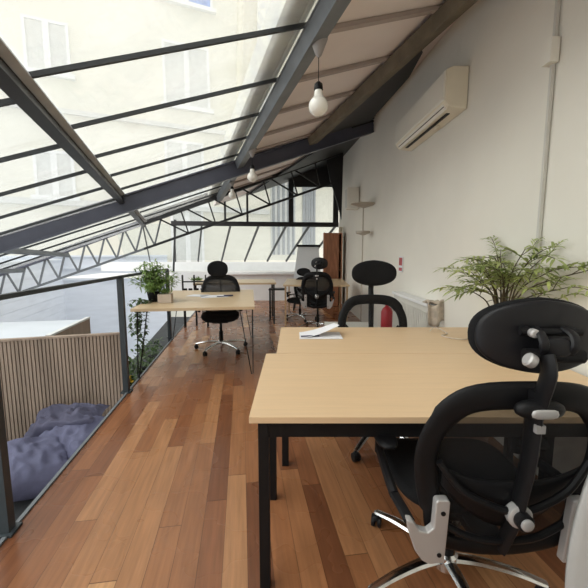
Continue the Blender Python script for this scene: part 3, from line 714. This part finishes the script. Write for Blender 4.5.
# table further behind, left
hp_table((-1.12,6.85,0),R(6),1.5,.85,.78,'pale wooden desk behind the plywood table and its chair',square=True,legmat='blackm',name='back_desk')
sh=empty('glass_rack',(-1.75,6.26,.60),R(6),'small black rack with glasses behind the plywood table','rack')
m=MB()
for x in (-.22,-.02,.18): m.box((x,0,.17),(.012,.10,.34))
m.box((0,0,.22),(.44,.12,.015)); m.box((0,0,.02),(.44,.12,.03)); m.build('frame','blackm',sh)
for x in (-.18,-.09,.02,.12):
    m=MB(); m.lathe([(.03,.03),(.035,.04),(.035,.10)],(x,0,0),12); m.build('foot','blackp',sh)
m=MB()
for i in range(50): leaf(m,(rr.uniform(-.1,.1),rr.uniform(-.04,.04),.23),(rr.uniform(-1,1),rr.uniform(-1,1),.9),.12,.02)
m.build('foliage','leaf2',sh)
sh.location.z=.0
for c in sh.children: c.location.z=.60
m=MB()
for x in (-.2,.2):
    for y in (-.05,.05): m.box((x,y,.31),(.02,.02,.62))
m.build('stand','blackm',sh)
st_=empty('side_stool',(-.32,6.9,0),0,'thin black metal stool right of the desk behind the plywood table','stool')
m=MB(); m.box((0,0,.62),(.34,.3,.02)); m.build('seat','blackm',st_)
for x in (-.15,.15):
    for y in (-.13,.13): m=MB(); m.box((x,y,.30),(.018,.018,.62)); m.build('leg','blackm',st_)
# distant right table
hp_table((.42,6.95,0),R(-2),1.18,1.4,.765,'beech desk with thin legs in the far right corner of the room',square=True,legmat='beech_edge',name='corner_desk')
c5=copy_tree(ch); c5.location=(.12,7.0,0); c5.rotation_euler=(0,0,R(160)); c5['label']='black office chair half hidden on the far left side of the corner desk'; c5.scale=(.9,.9,.82)
# flipchart
fc=empty('flipchart',(.34,8.2,0),R(4),'white flipchart board with a black top clamp at the end of the room','flipchart')
m=MB(); m.prism([(-.36,.0,.62),(.30,.0,.62),(.24,.1,1.47),(-.24,.1,1.47)],(0,.02,0)); m.build('board','board',fc)
m=MB(); m.box((0,.1,1.48),(.56,.05,.05)); m.build('clamp','blackm',fc)
for x in (-.3,.3): m=MB(); m.bar((x*.8,.14,1.3),(x,.3,0),.025,.025); m.build('leg','blackm',fc)
m=MB(); m.bar((-.3,-.05,.6),(-.36,-.15,0),.025,.025); m.build('leg','blackm',fc)
# bookcase
bc=empty('bookcase',(.95,8.8,0),R(-2),'tall red brown wooden cabinet in the far corner by the white wall','cabinet')
m=MB(); m.box((-.21,0,.90),(.03,.36,1.80)); m.box((.21,0,.90),(.03,.36,1.80)); m.box((0,.17,.90),(.42,.02,1.80)); m.build('carcass','wood_red',bc)
for i in range(5): m=MB(); m.box((0,0,.02+i*.44),(.40,.34,.025)); m.build('shelf','wood_red',bc)
m=MB(); m.box((-.03,-.17,.9),(.34,.02,1.74),bev=.003); m.build('door','wood_red',bc)
# pale post at wall + dark post
m=MB(); m.box((1.17,9.0,.98),(.09,.09,1.96)); struct(m.build('trim_35','ac'))
m=MB(); m.prism([(.98,8.50,2.6),(1.12,8.50,2.1),(1.14,8.50,3.7),(.70,8.50,3.7),(.84,8.50,3.0)],(0,.06,0)); struct(m.build('trim_36','black'))
# ------------------------------------------------------------------ wall fixtures
ang=math.atan(.034)
def onwall(name,Y,z,label,cat): return empty(name,(wallX(Y)-.006,Y,z),ang,label,cat)
ac=onwall('air_conditioner',3.75,2.70,'long cream air conditioner mounted on the white wall','air conditioner')
ly=1.28
prof=[(0,.0,.17),(-.13,0,.17),(-.185,0,.145),(-.19,0,-.10),(-.15,0,-.145),(-.0,0,-.165)]
m=MB(); m.prism([(x,-ly/2,z) for x,_,z in prof],(0,ly,0)); m.build('body','ac',ac,bev=.006)
m=MB(); m.prism([(-.186,-ly/2+.01,.14),(-.199,-ly/2+.01,.13),(-.203,-ly/2+.01,-.085),(-.191,-ly/2+.01,-.095)],(0,ly-.02,0)); m.build('front_cover','acf',ac)
m=MB(); m.prism([(-.186,-ly/2+.05,-.112),(-.150,-ly/2+.05,-.152),(-.146,-ly/2+.05,-.148),(-.180,-ly/2+.05,-.108)],(0,ly-.1,0)); fl_=m.build('air_flap','acf',ac)
m=MB(); m.box((-.172,0,-.131),(.004,ly-.12,.006)); m.box((-.10,.0,-.158),(.03,ly*.8,.006)); m.build('slot','blackp',ac)
m=MB(); m.box((-.06,-.2,-.172),(.03,.05,.02)); m.build('sensor','ac',ac)
cd=onwall('wall_conduit',2.14,0,'thin grey conduit running down the white wall with a small junction box','conduit')
m=MB(); m.box((-.012,0,1.75),(.018,.018,3.3)); m.build('pipe','rad',cd)
m=MB(); m.box((-.03,.0,2.47),(.05,.07,.13),bev=.004); m.build('junction_box','wall',cd)
wb=onwall('wall_speaker',7.3,2.40,'pale box fixed high on the wall behind the floor lamp','speaker')
m=MB(); m.box((-.13,0,0),(.24,.26,.42),bev=.01); m.build('case','wall',wb)
m=MB(); m.box((-.252,0,0),(.006,.2,.36)); m.build('grille','rad',wb)
lamp=empty('floor_lamp',(1.18,6.15,0),0,'slender floor lamp with a wide dish and a smaller lower dish','lamp')
m=MB(); m.lathe([(.14,0),(.14,.015),(.02,.03)],n=24); m.build('base','lampm',lamp,smooth=True)
m=MB(); m.tube([(0,0,.02),(0,0,2.10)],.011,8); m.build('pole','lampm',lamp)
m=MB(); m.lathe([(.03,2.09),(.12,2.12),(.215,2.15),(.215,2.16),(.10,2.135),(.0,2.13)],n=32); m.build('dish_shade','lampm',lamp,smooth=True)
m=MB(); m.lathe([(.03,1.63),(.12,1.66),(.125,1.70),(.05,1.69)],n=24); m.build('lower_dish','lampm',lamp,smooth=True)
fe=empty('fire_extinguisher',(1.29,4.85,.10),0,'red fire extinguisher standing low by the white wall','fire extinguisher')
m=MB(); m.lathe([(.075,-.10),(.08,-.09),(.08,.42),(.06,.47),(.025,.50),(.025,.53)],n=24); m.build('cylinder','red',fe,smooth=True)
m=MB(); m.box((0,0,.55),(.04,.05,.05)); m.bar((0,-.02,.58),(0,-.12,.65),.02,.015); m.bar((0,-.02,.56),(0,-.12,.57),.02,.012); m.tube(smoothpath([(0,.03,.54),(.03,.10,.45),(.05,.11,.25),(.05,.10,.1)],5),.011,8); m.build('valve','blackp',fe)
sg=onwall('safety_sign',4.6,1.19,'small red and white safety sign on the wall above the extinguisher','sign')
m=MB(); m.box((-.004,0,0),(.006,.14,.20)); m.build('plate','paper',sg)
m=MB(); m.box((-.009,.0,.035),(.004,.11,.10)); m.box((-.009,0,-.065),(.004,.11,.04)); m.build('print','red',sg)
ra=onwall('radiator',3.95,0,'low pale radiator on the white wall with a cloth hung on its end','radiator')
m=MB(); m.box((-.07,0,.52),(.10,1.05,.60))
for i in range(22): m.box((-.125,-.5+i*.048,.50),(.012,.028,.52))
for y in (-.45,.45): m.box((-.07,y,.11),(.05,.05,.22))
m.build('body','rad',ra)
m=MB(); m.box((-.075,0,.835),(.13,1.10,.03),bev=.004); m.build('top_cover','white',ra)
m=MB()
def cl(u,v): return (-.15+.16*u,-.60+.02*math.sin(u*9)-.02*v,.87-.20*v-.03*math.sin(u*5))
m.grid(cl,10,6); m.grid(lambda u,v:(-.15+.16*u,-.6+.14*v,.868+.012*math.sin(u*9+v*5)),8,6); tag(m.build('cloth','rust',smooth='all',solid=.006),'beige cloth hanging over the near end of the radiator','cloth')
o=bpy.data.objects['cloth']; o.location=ra.location; o.rotation_euler=ra.rotation_euler
# low grey stool/bench seen through far chair
bn=empty('low_bench',(.70,4.3,0),0,'low grey bench seen between the facing chair and the extinguisher','bench')
m=MB(); m.box((0,0,.43),(.62,.34,.06),bev=.01); m.build('seat','rad',bn)
for x in (-.26,.26): m=MB(); m.box((x,0,.2),(.03,.3,.40)); m.build('leg','blackm',bn)
# ------------------------------------------------------------------ pendant bulbs
def pendant(a,b,drop,lab,s=1):
    p=Q(a,b,-.09); e=empty('pendant_bulb',p,0,lab,'lamp','bare globe bulbs hanging from the roof')
    m=MB(); m.lathe([(.058*s,-.005),(.056*s,-.02),(.02*s,-.11),(.006,-.125)],n=20); m.build('ceiling_cone','cone',e,smooth=True)
    m=MB(); m.tube([(0,0,-.12),(0,0,-drop+.13)],.003,6); m.build('cord','blackp',e)
    m=MB(); m.lathe([(.010,-drop+.15),(.026,-drop+.135),(.030,-drop+.10),(.022,-drop+.095),(.022,-drop+.07)],n=16); m.build('socket','blackp',e,smooth=True)
    m=MB(); R_=.063; prof=[(.001,-drop-R_)]
    for i in range(1,15):
        th=-PI/2+PI*i/17; prof.append((R_*math.cos(th),-drop+R_*math.sin(th)))
    prof+= [(.026,-drop+.09),(.024,-drop+.10)]
    m.lathe(prof,n=28); m.build('globe','opal',e,smooth='all'); return e
pendant(.19,.0,.42,'nearest round white bulb hanging under a grey cone from the ceiling')
pendant(2.43,.0,.36,'second white bulb hanging in front of the thick dark beam')
pendant(4.24,.0,.25,'farthest small white bulb hanging by the lattice truss')
# ------------------------------------------------------------------ light
w=bpy.data.worlds.new('world'); C.world=w; w.use_nodes=True
nt=w.node_tree; bg=nt.nodes['Background']; bg.inputs[0].default_value=(1,.985,.955,1); bg.inputs[1].default_value=.86
sun=bpy.data.lights.new('sun','SUN'); so=bpy.data.objects.new('sun',sun); COL.objects.link(so)
sun.energy=2.4; sun.angle=R(70); sun.color=(1,.97,.92)
so.rotation_euler=(Vector((.72,.18,-.66))).to_track_quat('-Z','Y').to_euler()
C.view_settings.view_transform='Standard'; C.view_settings.look='None'; C.view_settings.gamma=1; C.view_settings.use_curve_mapping=False
C.view_settings.exposure=.74
